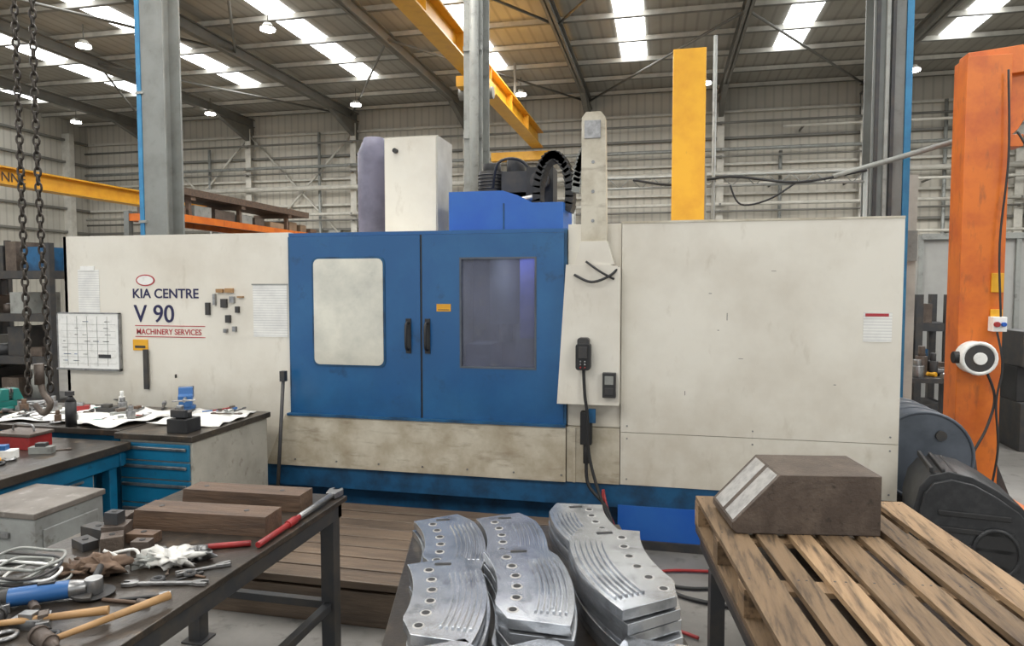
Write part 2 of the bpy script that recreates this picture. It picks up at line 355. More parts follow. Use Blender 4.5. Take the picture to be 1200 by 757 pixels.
# control box
b.prism([(-.72,1.03),(-.29,1.03),(-.29,1.98),(-.36,2.0),(-.66,2.0)],'y',F-.15,F+.0,MW)
b.prism([(-.56,1.88),(-.38,1.88),(-.40,3.0),(-.43,3.04),(-.53,3.04),(-.56,3.0)],'y',F-.12,F-.0,MW2)
b.prism([(-.60,2.0),(-.33,2.0),(-.38,2.16),(-.56,2.16)],'y',F-.14,F-.0,MW)
b.box(-.54,-.43,F-.13,F-.12,2.86,2.98,MTL)
for z in(2.3,2.5,2.7):b.cyl((-.48,F-.125,z),(-.48,F-.118,z),.012,MTL,8)
b.tube([(-.60,F-.16,1.93),(-.48,F-.2,1.88),(-.36,F-.18,1.92),(-.30,F-.13,1.98)],.009,MRB)
b.tube([(-.52,F-.16,2.02),(-.42,F-.2,1.95),(-.33,F-.16,1.9)],.008,MRB)
# top equipment
b.box(-2.31,-1.84,5.45,5.85,2.2,3.10,MWS);b.box(-2.30,-1.85,5.435,5.45,2.25,3.085,MW)
b.cyl((-2.20,5.40,2.98),(-2.20,5.44,2.98),.02,MRB)
b.cyl((-2.60,5.9,2.2),(-2.60,5.9,3.05),.15,MPU,24);b.cyl((-2.60,5.9,3.05),(-2.60,5.9,3.2),.15,MPU,24,r2=.09)
b.box(-1.68,-1.24,5.25,5.75,2.2,2.60,MBB);b.box(-1.24,-.76,5.25,5.75,2.2,2.50,MBB);b.box(-1.235,-1.225,5.245,5.25,2.2,2.5,MBD)
b.prism([(-1.24,2.50),(-1.0,2.50),(-1.12,2.56),(-1.24,2.60)],'y',5.25,5.75,MBB)
b.box(-1.69,-.75,5.22,5.25,2.2,2.27,MBL)
b.prism([(-1.45+.07*math.cos(q*.393),2.235+.022*math.sin(q*.393)) for q in range(16)],'y',5.215,5.22,MPA)
b.cyl((-1.50,5.95,2.4),(-1.50,5.95,2.86),.12,MDK,20);b.cyl((-1.50,5.95,2.86),(-1.50,5.95,2.93),.08,MRB,16)
b.box(-1.38,-1.16,5.8,6.0,2.5,2.84,MDK);b.cyl((-1.27,5.88,2.84),(-1.27,5.88,2.94),.08,MRB,14)
b.box(-1.15,-.92,5.75,5.98,2.45,2.86,MRB);b.cyl((-1.03,5.7,2.74),(-1.03,5.76,2.74),.08,MDK,18)
b.box(-1.44,-1.0,5.8,5.84,2.62,2.66,MTL);b.cyl((-1.36,5.75,2.55),(-1.0,5.75,2.62),.03,MTL,10)
for q in range(8):b.torus(Matrix.Translation((-1.5,5.95,2.62+.03*q)),.122,.006,MRB,ns=24,nr=5)
b.tube([(-1.45,5.78,2.7),(-1.38,5.7,2.9),(-1.2,5.75,2.92),(-1.05,5.8,2.75)],.012,MRB)
for (cx,cz,rx,rz_,y_,m_,a_0,a_1,n_,hw) in((-.86,2.58,.13,.30,5.45,MRB,215,-20,24,.10),(-.56,2.55,.11,.36,5.35,MCG,170,40,20,.05)):
    for q in range(n_):
        a=math.radians(a_0+(a_1-a_0)*q/(n_-1))
        T=Matrix.Translation((cx+rx*math.cos(a),y_,cz+rz_*math.sin(a)))@Matrix.Rotation(-a,4,'Y')
        b.box(-.032,.032,-hw,hw,-.034,.034,m_,T)
# papers and labels on left panel
y0=F-.004
b.box(-4.83,-4.62,y0,F,1.63,1.99,MPP);b.box(-4.80,-4.66,y0-.004,F,1.98,2.02,MPA)
b.box(-3.18,-2.88,y0,F,1.45,1.86,MPP);b.box(-3.19,-2.87,y0-.002,y0,1.86,1.87,MGS)
b.prism([(-4.17+.09*math.cos(a/24*6.2832),1.90+.048*math.sin(a/24*6.2832)) for a in range(24)],'y',y0,F,MRD)
b.prism([(-4.17+.078*math.cos(a/24*6.2832),1.90+.038*math.sin(a/24*6.2832)) for a in range(24)],'y',y0-.001,F,MPA)
b.box(-4.28,-3.62,y0,F,1.523,1.529,MRD);b.box(-4.28,-3.62,y0,F,1.432,1.438,MRD)
b.box(1.27,1.44,F-.034,F-.03,1.49,1.68,MPP);b.box(1.28,1.42,F-.035,F-.03,1.655,1.675,MRD)
for i,(x,z,w,h,m_) in enumerate([(-3.60,1.62,.035,.10,MDK),(-3.50,1.80,.06,.03,MHD),(-3.42,1.80,.07,.035,MHD),(-3.46,1.68,.05,.07,MDK),(-3.38,1.72,.04,.05,MTL),(-3.33,1.64,.03,.05,MDK),(-3.42,1.56,.04,.06,MDK),(-3.36,1.49,.03,.04,MTL),(-3.53,1.70,.02,.09,MTL),(-3.31,1.76,.05,.012,MHD),(-3.44,1.48,.03,.03,MTL)]):
    b.box(x,x+w,F-.025,F,z,z+h,m_)
b.box(-4.30,-4.16,F-.01,F,1.32,1.41,MYL);b.box(-4.28,-4.18,F-.012,F-.01,1.34,1.36,MDK)
b.box(-4.19,-4.15,F-.03,F-.012,1.0,1.33,MDK)
cnc=b.done(.004)
l=bpy.data.lights.new('chamber_lamp','AREA');l.shape='RECTANGLE';l.size=.5;l.size_y=.08;l.energy=7;l.color=(.7,.78,1)
o=bpy.data.objects.new('chamber_lamp',l);C.objects.link(o);o.location=(-1.17,5.0,2.14);o.parent=cnc
b=B('whiteboard')
b.box(-5.02,-4.42,F-.03,F-.012,1.16,1.62,MPA)
for t in range(7):b.box(-4.99,-4.45,F-.032,F-.03,1.20+.055*t,1.2015+.055*t,MGS)
for t in range(5):b.box(-4.93+.1*t,-4.928+.1*t,F-.032,F-.03,1.18,1.60,MGS)
b.box(-5.03,-4.41,F-.034,F-.008,1.62,1.63,MTL);b.box(-5.03,-4.41,F-.05,F-.008,1.145,1.16,MTL)
b.box(-5.03,-5.02,F-.034,F-.008,1.14,1.63,MTL);b.box(-4.42,-4.41,F-.034,F-.008,1.14,1.63,MTL)
b.box(-4.62,-4.5,F-.034,F-.03,1.25,1.28,MDK)
rr=random.Random(2)
for k in range(30):
    x=-4.98+.1*rr.randint(0,4)+rr.uniform(0,.03);z=1.21+.055*rr.randint(0,6);b.box(x,x+rr.uniform(.02,.055),F-.0325,F-.03,z+.012,z+.017,rr.choice([MBT,MDK,MGS]))
o=b.done();o.parent=cnc
text('KIA CENTRE',-4.30,F-.002,1.755,.108,MNV,cnc,'machine_lettering',bold=.002,sx=1.05)
text('V 90',-4.29,F-.002,1.555,.205,MNV,cnc,'model_lettering',bold=0,sx=1.0)
text('V 90',-4.284,F-.003,1.557,.205,MNV,cnc,'model_lettering_heavy',bold=0,sx=1.0)
text('MACHINERY SERVICES',-4.27,F-.002,1.455,.065,MRD,cnc,'dealer_lettering',bold=.0007,sx=.95)
# pendant handset with cable
b=B('pendant_handset')
y=F-.19
b.prism(rrect(-.58,-.48,1.28,1.46,.02),'y',y-.05,y+.035,MRB);b.box(-.56,-.50,y-.06,y-.05,1.36,1.44,MDK)
b.prism(rrect(-.57,-.49,1.44,1.50,.02),'y',y-.04,y+.03,MDK)
for i in range(3):
    for j in range(2):b.cyl((-.545+.03*j,y-.065,1.30+.02*i),(-.545+.03*j,y-.05,1.30+.02*i),.006,MRE if i==0 else MTL,8)
b.tube([(-.53,y,1.28),(-.52,y,1.1),(-.5,y,.95),(-.49,y,.7),(-.42,y-.03,.45),(-.3,y-.1,.2),(-.1,4.35,.02),(.15,4.2,.015),(.5,4.3,.015)],.011,MRB)
b.box(-.56,-.48,F-.12,F-.045,.74,.97,MRB);b.box(-.50,-.45,F-.14,F-.12,.9,1.0,MBD);b.cyl((-.52,F-.08,.60),(-.52,F-.08,.74),.022,MRB)
b.tube([(-.52,F-.08,.62),(-.5,F-.1,.45),(-.36,F-.16,.3),(-.25,F-.3,.04),(-.05,4.4,.015),(.1,4.1,.015),(.4,4.0,.015)],.012,MRB)
b.tube([(-.40,F-.08,.42),(-.36,F-.15,.3),(-.25,F-.25,.08),(-.2,4.35,.016),(.1,4.45,.016),(.5,4.5,.016)],.010,MRE)
b.tube([(-.40,F-.1,.42),(-.38,F-.2,.2),(-.3,4.3,.02),(-.25,3.9,.016),(.2,3.6,.016)],.010,MRE)
b.done(.003)
b=B('wall_socket_box')
b.box(-.40,-.31,F-.20,F-.15,1.09,1.26,MRB);b.box(-.385,-.325,F-.206,F-.20,1.11,1.16,MDK);b.box(-.385,-.325,F-.206,F-.20,1.18,1.24,MGS);b.done(.004)
b=B('pry_bar');b.cyl((-2.82,4.56,.26),(-2.85,4.72,1.15),.014,MDK,10);b.box(-2.87,-2.83,4.70,4.745,1.12,1.20,MDK);b.done()
b=B('wooden_duckboard')
y=3.36;k=0
while y<4.60:
    w=.145;b.box(-2.85+random.uniform(-.01,.01),-.55+random.uniform(-.02,.02),y,y+w,.205,.25-random.uniform(0,.004),MDW);y+=w+.012
for x in(-2.8,-2.3,-1.75,-1.2,-.62):b.box(x-.05,x+.05,3.40,4.66,.0,.205,MDW)
b.box(-2.85,-.55,3.36,3.40,.0,.19,MDW)
b.done(.004)
# ---------------------------------------------------------------- left tool cabinets
b=B('tool_cabinet')
x0,x1,ya,yb=-3.46,-2.92,3.76,4.62
b.box(x0-.02,x1+.02,ya-.03,yb,.86,.90,MTT)
b.box(x0,x1,ya,yb-.02,.06,.86,MCS);b.box(x0+.03,x1-.03,ya+.03,yb-.05,0,.06,MDK)
zz=.84
for h in(.12,.12,.16,.16,.18):
    b.box(x0+.015,x1-.015,ya-.018,ya,zz-h+.01,zz,MCB);b.box(x0+.03,x1-.03,ya-.034,ya-.018,zz-.04,zz-.02,MTL);zz-=h
b.done(.004)
b=B('workbench')
X0,X1,Y0,Y1=-5.2,-3.52,1.9,3.72
b.box(X0,X1+.18,Y0,Y1,.80,.85,MTT)
for x in(X0+.05,X1+.1):
    for y in(Y0+.1,Y1-.1):b.box(x-.03,x+.03,y-.03,y+.03,0,.8,MCB)
b.box(X0,X1+.15,Y1-.06,Y1-.03,.70,.80,MCB);b.box(X1+.10,X1+.14,Y0,Y1,.70,.80,MCB);b.box(X1+.10,X1+.14,Y0,Y1,.2,.26,MCB)
for x in(-4.8,-4.1):
    b.box(x,x+.6,2.9,3.6,.25,.7,MCB)
b.box(-4.1,-3.42,2.6,3.5,.25,.72,MCS)
zz=.70
for h in(.1,.1,.12,.12):
    b.box(-3.42,-3.405,2.63,3.48,zz-h+.01,zz,MCB);b.box(-3.405,-3.39,2.7,3.4,zz-.035,zz-.02,MTL);zz-=h
b.done(.004)
b=B('workbench')
b.box(-5.4,-3.50,3.80,4.62,.86,.90,MTT)
for x in(-5.3,-3.58):
    for y in(3.88,4.5):b.box(x-.03,x+.03,y-.03,y+.03,0,.86,MCB)
b.box(-5.35,-3.52,3.86,3.9,.74,.86,MCB);b.box(-4.6,-3.95,3.9,4.5,.2,.8,MCB)
b.done(.004)
b=B('storage_chest')
b.box(-3.28,-2.86,2.58,2.98,0,.76,MGB);b.box(-3.29,-2.85,2.57,2.99,.76,.79,MLD);b.box(-3.2,-3.0,2.565,2.58,.66,.69,MTL);b.box(-2.86,-2.85,2.62,2.94,.1,.7,MGB);b.done(.008)
def sheet(name,cx,cy,z,w,d,rz,m_,amp=.02,seed=0,n=14):
    rr=random.Random(seed);b=B(name,Matrix.Translation((cx,cy,z))@Matrix.Rotation(rz,4,'Z'))
    a,c,e=[rr.uniform(5,11) for _ in range(3)]
    vs=[];fs=[]
    for j in range(n+1):
        for i in range(n+1):
            u=i/n-.5;v=j/n-.5
            h=amp*(1+math.sin(a*u+c*v+seed)*math.cos(e*v-3*u))*.8+.004
            vs.append((u*w*(1+.06*math.sin(9*v+seed)),v*d*(1+.06*math.sin(8*u)),h))
    for j in range(n):
        for i in range(n):
            k=j*(n+1)+i;fs.append((k,k+1,k+n+2,k+n+1))
    b.add(vs,fs,m_,True);o=b.done();s=o.modifiers.new('thick','SOLIDIFY');s.thickness=.003;return o
sheet('white_cloth',-3.2,4.28,.90,.50,.58,.1,MCL,.018,1)
sheet('white_cloth',-3.80,4.15,.90,.60,.6,-.2,MCL,.02,2)
sheet('white_cloth',-4.42,4.15,.90,.5,.55,.3,MPA,.012,3)
sheet('blue_cloth',-4.5,3.4,.85,.45,.3,.3,MBT,.02,4)
def vise(name,x,y,z,rz,m_,s=1):
    b=B(name,Matrix.Translation((x,y,z))@Matrix.Rotation(rz,4,'Z')@Matrix.Scale(s,4))
    b.cyl((0,0,0),(0,0,.03),.075,m_,20);b.box(-.05,.05,-.10,.08,.03,.08,m_)
    b.prism([(-.10,.08),(.02,.08),(.02,.18),(-.03,.18),(-.05,.13),(-.10,.12)],'x',-.055,.055,m_)
    b.prism([(.05,.08),(.13,.08),(.11,.13),(.09,.18),(.05,.18)],'x',-.055,.055,m_)
    b.box(-.06,.06,.02,.03,.15,.185,MTL);b.box(-.06,.06,.04,.05,.15,.185,MTL)
    b.cyl((0,-.22,.10),(0,.13,.10),.014,MTL,10);b.cyl((-.09,-.21,.10),(.09,-.21,.10),.007,MTL,8)
    b.done(.004)
vise('bench_vise',-3.50,4.45,.93,.6,MBT,.9)
vise('bench_vise',-4.95,4.25,.90,-.4,MGR,.9)
b=B('tool_holder_block')
b.box(-3.14,-2.99,3.80,3.94,.90,.99,MRB);b.cyl((-3.065,3.87,.99),(-3.065,3.87,1.03),.05,MRB,16);b.box(-3.12,-3.01,3.81,3.84,1.0,1.05,MDK)
b.cyl((-3.09,3.87,1.03),(-3.09,3.87,1.07),.022,MTL,12);b.done(.004)
b=B('spray_bottle');b.cyl((-3.92,3.84,.90),(-3.92,3.84,1.07),.034,MRB,16);b.cyl((-3.92,3.84,1.07),(-3.92,3.84,1.11),.034,MRB,16,r2=.012);b.box(-3.95,-3.90,3.825,3.855,1.11,1.14,MDK);b.done()
b=B('red_toolbox')
b.box(-4.02,-3.76,3.38,3.54,.85,.93,MRE);b.box(-4.03,-3.75,3.37,3.55,.93,.95,MSB);b.tube([(-3.97,3.46,.95),(-3.95,3.46,.99),(-3.83,3.46,.99),(-3.81,3.46,.95)],.006,MTL);b.done(.004)
MUTE=[MTL,MTL,MTL,MDK,MRB,MSB,MSB,MTL,MDK,MWB,MGS]
def clutter(name,x0,x1,y0,y1,z,n,seed,big=1,mats=None,avoid=()):
    rr=random.Random(seed);b=B(name);ms=mats or(MUTE*2+[MBT,MGR,MRE,MYL,MPA])
    for i in range(n):
        x=rr.uniform(x0,x1);y=rr.uniform(y0,y1);a=rr.uniform(0,3.14);m_=rr.choice(ms);k=rr.random();s=big*rr.uniform(.6,1.3)
        if any(abs(x-ax)<ar and abs(y-ay)<ar for ax,ay,ar in avoid): continue
        dx,dy=math.cos(a),math.sin(a)
        if k<.32:
            l=.09*s;r=.009*s;b.cyl((x-dx*l,y-dy*l,z+r),(x+dx*l,y+dy*l,z+r),r,m_,8);b.cyl((x+dx*l,y+dy*l,z+r*1.6),(x+dx*l*1.6,y+dy*l*1.6,z+r*1.6),r*1.6,rr.choice(ms),8)
        elif k<.5:
            h=rr.uniform(.03,.09)*s;b.cyl((x,y,z),(x,y,z+h),.022*s,m_,14);b.cyl((x,y,z+h),(x,y,z+h*1.5),.013*s,m_,12)
        elif k<.7:
            b.cbox((x,y,z+.018*s),(.11*s,.045*s,.036*s),m_,a);b.cbox((x,y,z+.045*s),(.05*s,.035*s,.02*s),rr.choice(ms),a)
        elif k<.85:
            l=.1*s;b.cbox((x,y,z+.004),(l*2,.016*s,.008),m_,a)
            for q in(-1,1):b.torus(Matrix.Translation((x+dx*l*q,y+dy*l*q,z+.006)),.014*s,.006*s,m_,ns=12,nr=6)
        else:
            b.torus(Matrix.Translation((x,y,z+.008)),.035*s,.008,m_,ns=16,nr=6)
    return b.done(.002)
clutter('assorted_hand_tools',-5.0,-3.55,2.2,3.6,.85,100,3,1.2,avoid=((-3.89,3.46,.2),))
clutter('assorted_hand_tools',-5.3,-3.6,3.86,4.55,.905,64,5,1.2,avoid=((-4.95,4.25,.2),(-3.92,3.84,.1),(-3.5,4.45,.16)))
clutter('assorted_hand_tools',-3.4,-2.98,4.3,4.5,.93,6,6,.8)
# ---------------------------------------------------------------- near-left steel table
b=B('steel_work_table')
x0,x1,ya,yb=-2.42,-1.54,1.0,3.12
b.box(x0,x1,ya,yb,.775,.80,MTT);b.box(x0+.02,x1-.02,ya+.02,ya+.06,.70,.775,MDK);b.box(x0+.02,x1-.02,yb-.06,yb-.02,.70,.775,MDK)
b.box(x1-.06,x1-.02,ya,yb-.02,.70,.775,MDK);b.box(x0+.02,x0+.06,ya,yb,.70,.775,MDK)
for x in(x0+.06,x1-.06):
    for y in(ya+.1,yb-.07):b.box(x-.035,x+.035,y-.035,y+.035,0,.7,MDK);b.box(x-.06,x+.06,y-.06,y+.06,0,.012,MDK)
b.box(x0+.05,x1-.05,yb-.09,yb-.05,.25,.29,MDK);b.box(x1-.08,x1-.04,ya+.1,yb-.05,.25,.29,MDK)
b.done(.003)
def beam(name,x0,x1,y0,y1,z,h,m_,rz):
    cx,cy=(x0+x1)/2,(y0+y1)/2
    b=B(name,Matrix.Translation((cx,cy,z))@Matrix.Rotation(rz,4,'Z'));w=x1-x0;d=y1-y0
    b.prism([(-w/2,0),(w/2,0),(w/2,h),(-w/2+.01,h)],'y',-d/2,d/2,m_)
    for k in(-.35,.3):b.cyl((w*k,0,h),(w*k,0,h+.002),.012,MDK,10)
    b.done(.006)
beam('timber_block',-2.24,-1.62,2.50,2.64,.80,.085,MWB,.06)
beam('timber_block',-2.25,-1.64,2.82,2.95,.80,.08,MWB,.04)
b=B('steel_clamp_blocks')
for (x,y,w,d,h,a,m_) in((-2.33,2.52,.10,.09,.05,.3,MSB),(-2.31,2.38,.13,.07,.045,-.2,MDK),(-2.20,2.36,.09,.09,.07,.4,MSB),(-2.08,2.37,.12,.06,.04,.1,MWB),(-2.14,2.27,.08,.08,.06,.7,MSB),(-2.26,2.26,.10,.06,.035,-.4,MDK),(-2.00,2.27,.07,.05,.05,.2,MSB),(-2.21,2.36,.06,.05,.05,.1,MDK)):
    z=.80+(.07 if (w,d)==(.06,.05) else 0);b.cbox((x,y,z+h/2),(w,d,h),m_,a)
    b.cyl((x,y,z+h),(x,y,z+h+.003),.012,MRB,10)
b.done(.004)
b=B('pipe_wrench')
p1=Vector((-1.59,3.06,.82));p0=Vector((-1.575,2.40,.815));d=p1-p0
b.cyl(p0,p0+d*.5,.013,MRE,10);b.cyl(p0+d*.5,p1,.015,MTL,10);b.cyl(p0+d*.35,p0+d*.45,.018,MRE,10)
a=math.atan2(d.y,d.x);T=Matrix.Translation(p1)@Matrix.Rotation(a,4,'Z')
b.prism([(-.02,-.025),(.05,-.035),(.08,-.016),(.05,-.008),(.04,.016),(.08,.024),(.05,.04),(-.02,.025)],'z',-.014,.014,MTL,T);b.done(.002)
b=B('pipe_wrench')
p0=Vector((-1.92,2.27,.812));p1=Vector((-1.62,2.42,.812));d=p1-p0
b.cyl(p0,p0+d*.5,.010,MTL,8);b.cyl(p0+d*.5,p1,.012,MRE,8);T=Matrix.Translation(p0)@Matrix.Rotation(math.atan2(d.y,d.x)+math.pi,4,'Z')
b.prism([(-.02,-.02),(.03,-.03),(.05,-.012),(.02,-.005),(.02,.01),(.05,.016),(.03,.03),(-.02,.02)],'z',-.01,.01,MTL,T);b.done()
def spanner(name,p0,p1,w,m_):
    p0=Vector(p0);p1=Vector(p1);d=p1-p0;l=d.length;T=Matrix.Translation(p0)@Matrix.Rotation(math.atan2(d.y,d.x),4,'Z')
    b=B(name);b.box(.02,l-.02,-w/2,w/2,-.004,.004,m_,T)
    for s,o in((1,l),(-1,0)):
        b.prism([(o-s*.03,-w/2),(o-s*.01,-w*1.1),(o+s*.02,-w*1.1),(o+s*.025,-w*.5),(o,-w*.35),(o,w*.35),(o+s*.025,w*.5),(o+s*.02,w*1.1),(o-s*.01,w*1.1),(o-s*.03,w/2)],'z',-.006,.006,m_,T)
    b.done(.001)
spanner('open_end_spanner',(-1.82,2.0,.808),(-1.58,2.06,.808),.016,MTL)
spanner('open_end_spanner',(-1.70,2.12,.808),(-1.60,2.22,.808),.014,MTL)
def hammer(name,p0,p1,hm):
    p0=Vector(p0);p1=Vector(p1);d=p1-p0;b=B(name)
    b.cyl(p0,p0+d*.5,.014,MHD,12,r2=.011);b.cyl(p0+d*.5,p1,.011,MHD,12,r2=.009)
    n=Vector((-d.y,d.x,0)).normalized();b.cyl(p1-n*.055,p1+n*.02,.024,hm,12);b.cyl(p1+n*.02,p1+n*.06,.02,hm,12,r2=.008);b.cyl(p1-n*.07,p1-n*.055,.028,hm,12);b.done()
hammer('hammer',(-1.585,1.91,.829),(-1.72,1.58,.829),MSB)
hammer('hammer',(-1.70,1.78,.829),(-1.98,1.62,.829),MDK)
# crumpled rags
b=B('rag_bundle')
b.blob((-1.81,2.19,.826),(.09,.055,.026),MCL,.7,seed=3);b.blob((-1.74,2.25,.822),(.05,.035,.022),MTL,.7,seed=8);b.blob((-1.88,2.16,.82),(.05,.04,.02),MGS,.6,seed=18);b.done()
b=B('rag_bundle');b.blob((-2.00,2.07,.832),(.09,.06,.032),MBR,.5,seed=4);b.blob((-2.07,2.02,.822),(.06,.05,.022),MBR,.6,seed=14);b.done()
# angle grinder
GM=Matrix.Translation((-1.96,1.85,.80))@Matrix.Rotation(math.radians(35),4,'Z')
b=B('angle_grinder',GM)
b.cyl((-.14,0,.035),(.03,0,.035),.030,MBT,18);b.cyl((.03,0,.035),(.08,0,.035),.030,MTL,18,r2=.024);b.cyl((-.20,0,.035),(-.14,0,.035),.024,MRB,16,r2=.030)
b.cyl((.10,0,.012),(.10,0,.062),.028,MTL,18);b.cyl((.10,0,.008),(.10,0,.012),.065,MRB,28);b.cyl((.10,.02,.05),(.10,.13,.05),.012,MRB,12)
b.prism([(.10+.07*math.cos(math.radians(90+q*20)),.07*math.sin(math.radians(90+q*20))) for q in range(10)],'z',.014,.022,MDK);b.box(-.06,-.01,-.008,.008,.062,.070,MRB)
b.tube([(-.20,0,.035),(-.26,.02,.02),(-.30,.10,.008),(-.25,.2,.008)],.005,MRB);b.done(.001)
b=B('coiled_cable')
rr=random.Random(5)
for k in range(9):
    pts=[];ox,oy=rr.uniform(-.03,.03),rr.uniform(-.03,.03);rx=rr.uniform(.09,.17);ry=rr.uniform(.07,.12)
    for i in range(9):
        a=6.2832*i/8+k*.7
        pts.append((-2.22+ox+rx*math.cos(a),1.95+oy+ry*math.sin(a),.812+.007*k+.008*math.sin(3*a)))
    b.tube(pts,.0055,[MGS,MPA,MGS,MDK][k%4],6,5)
b.tube([(-2.10,2.12,.82),(-1.98,2.2,.84),(-1.92,2.14,.82),(-2.02,2.1,.87)],.006,MCL);b.done()
b=B('grinding_disc_stack')
for k in range(5):b.cyl((-2.2,1.70,.80+.012*k),(-2.2,1.70,.81+.012*k),.075-.002*k,MRB,24)
b.cyl((-2.2,1.70,.86),(-2.2,1.70,.87),.02,MTL,12);b.done()
clutter('assorted_hand_tools',-2.38,-1.7,1.35,1.95,.80,62,21,.8,MUTE+[MTL,MTL,MSB],avoid=((-2.22,1.95,.15),(-1.95,1.85,.13),(-2.2,1.7,.09),(-1.7,1.7,.07)))
clutter('assorted_hand_tools',-2.0,-1.62,2.03,2.14,.80,7,22,.6,MUTE)
# ---------------------------------------------------------------- centre table with machined plates
TM=Matrix.Translation((-.47,2.15,0))@Matrix.Rotation(math.radians(15),4,'Z')
b=B('steel_table',TM)
b.box(-.42,.54,-.95,.94,.70,.73,MTT)
for x in(-.38,.50):
    for y in(-.9,.88):b.box(x-.03,x+.03,y-.03,y+.03,0,.7,MDK)
b.box(-.40,.52,.86,.90,.62,.70,MDK);b.box(-.40,-.36,-.9,.9,.62,.70,MDK);b.box(.48,.52,-.9,.9,.62,.70,MDK)
b.done(.003)
def plate(b,cx,cy,z,rz,flip,L=.60,w=.25,R=.9,th=.032):
    T=Matrix.Translation((cx,cy,z))@Matrix.Rotation(rz,4,'Z')@Matrix.Diagonal((flip,1,1,1))
    n=20;ang=L/R
    def pt(t,o,zz):
        a=t*ang;r=R+o;return(r*math.cos(a)-R,r*math.sin(a),zz)
    def hw(t):
        if t>.30: return -w*.5+.0,w*.5-(t-.30)*.35*w*2
        if t<-.33: return -w*.5+(-.33-t)*w*1.4,w*.5
        return -w*.5,w*.5
    vs=[];fs=[]
    for i in range(n+1):
        t=i/n-.5;a,c=hw(t)
        vs+=[pt(t,a,0),pt(t,c,0),pt(t,c,th),pt(t,a,th)]
    for i in range(n):
        o=i*4
        for k in range(4):fs.append((o+k,o+(k+1)%4,o+4+(k+1)%4,o+4+k))
    fs+=[(0,3,2,1),(n*4,n*4+1,n*4+2,n*4+3)]
    b.add(vs,fs,MST,False,T)
    for o in[w*(.02+.075*k) for k in range(6)]:
        vs=[];fs=[];ns=12
        for i in range(ns+1):
            t=-.40+.66*i/ns
            vs+=[pt(t,o,th),pt(t,o+w*.035,th),pt(t,o+w*.035,th+.007),pt(t,o,th+.007)]
        for i in range(ns):
            q=i*4
            for k in range(4):fs.append((q+k,q+(k+1)%4,q+4+(k+1)%4,q+4+k))
        fs+=[(0,3,2,1),(ns*4,ns*4+1,ns*4+2,ns*4+3)]
        b.add(vs,fs,MST,False,T)
    for k in range(6):
        t=-.40+.15*k;p=pt(t,-w*.24,th)
        vs=T@Vector(p);
        b.cyl(vs+Vector((0,0,-.002)),vs+Vector((0,0,.0015)),.019,MSL,14);b.cyl(vs,vs+Vector((0,0,.003)),.013,MRB,14)  # black discs paint the dark of bolt holes onto the solid plate
    p=T@Vector(pt(.42,0,th));b.box(-.03,.03,-.008,.008,0,.0025,MRB,Matrix.Translation(p)@Matrix.Rotation(rz,4,'Z'))
for i,(cx,cy,rz,fl,nl) in enumerate([(-.225,.60,.12,1,2),(.045,.61,.06,1,2),(.32,.61,.16,-1,3),(-.205,.00,.0,1,3),(.065,.00,.03,1,4),(.345,.04,.10,-1,5),(-.20,-.59,.0,1,3),(.07,-.61,.03,1,3),(.35,-.60,0,-1,3)]):
    b=B('machined_flange_plates',TM)
    for k in range(nl):plate(b,cx+random.uniform(-.008,.008),cy+random.uniform(-.012,.012),.731+.041*k,rz+random.uniform(-.03,.03),fl,L=.57 if i!=5 else .62,w=.245 if i!=5 else .26)
    b.done(.0025)
# ---------------------------------------------------------------- pallet stand
PM=Matrix.Translation((.18,3.77,0))@Matrix.Rotation(math.radians(7),4,'Z')
W,Ln=1.06,1.62
b=B('trestle_table',PM)
b.box(.0,W,-Ln+.05,-.02,.53,.56,MSB)
for x in(.05,W-.05):
    b.box(x-.03,x+.03,-Ln+.1,-.05,.45,.53,MDK)
    for y in(-.35,-Ln+.2):b.box(x-.035,x+.035,y-.035,y+.035,0,.45,MDK);b.box(x-.06,x+.06,y-.06,y+.06,0,.012,MDK)
b.done(.003)
b=B('wooden_pallet',PM)
for y in(-.05,-.55,-1.05,-1.56):
    b.box(0,W,y-.05,y+.05,.672,.694,MWD)
    for x in(.0,W/2-.07,W-.14):b.box(x,x+.14,y-.05,y+.05,.584,.672,MWD)
for x in(.0,W/2-.07,W-.14):b.box(x,x+.14,-Ln,0,.562,.584,MWD)
x=0.0
ws=[.14,.09,.10,.13,.09,.10,.14]
gap=(W-sum(ws))/(len(ws)-1)
for i,w in enumerate(ws):
    j0,j1=random.uniform(-.01,.02),random.uniform(-.01,.01);k0,k1=random.uniform(-.008,.008),random.uniform(-.008,.008)
    b.prism([(x+k0,-Ln+j0),(x+w+k0,-Ln+j0+.004),(x+w+k1,j1),(x+k1,j1)],'z',.694,.718,MWD)
    x+=w+gap
for y in(-.05,-.55,-1.05,-1.56):
    xx=.0
    for w in ws:
        for q in(.03,w-.03):b.cyl((xx+q,y,.717),(xx+q,y,.7195),.005,MDK,8)
        xx+=w+gap
b.done(.003)
b=B('chamfered_steel_block',Matrix.Translation((.28,3.21,.7205))@Matrix.Rotation(math.radians(9),4,'Z'))
pr=[(.06,0),(.70,0),(.70,.275),(.25,.275),(.04,.05),(.04,.02)]
b.prism(pr,'y',0,.38,MSB)
nx=Vector((-.73,0,.68))
for a,c in((.02,.16),(.20,.35)):
    P=[Vector((.04,0,.05)),Vector((.25,0,.275))];off=nx*.002
    q0=P[0]+off+(P[1]-P[0])*.03;q1=P[0]+off+(P[1]-P[0])*.97
    b.add([(q0.x,a,q0.z),(q1.x,a,q1.z),(q1.x,c,q1.z),(q0.x,c,q0.z),(q0.x+.01,a,q0.z-.01),(q1.x+.01,a,q1.z-.01),(q1.x+.01,c,q1.z-.01),(q0.x+.01,c,q0.z-.01)],
      [(0,3,2,1),(0,1,5,4),(1,2,6,5),(2,3,7,6),(3,0,4,7),(4,5,6,7)],MSL)
b.done(.004)
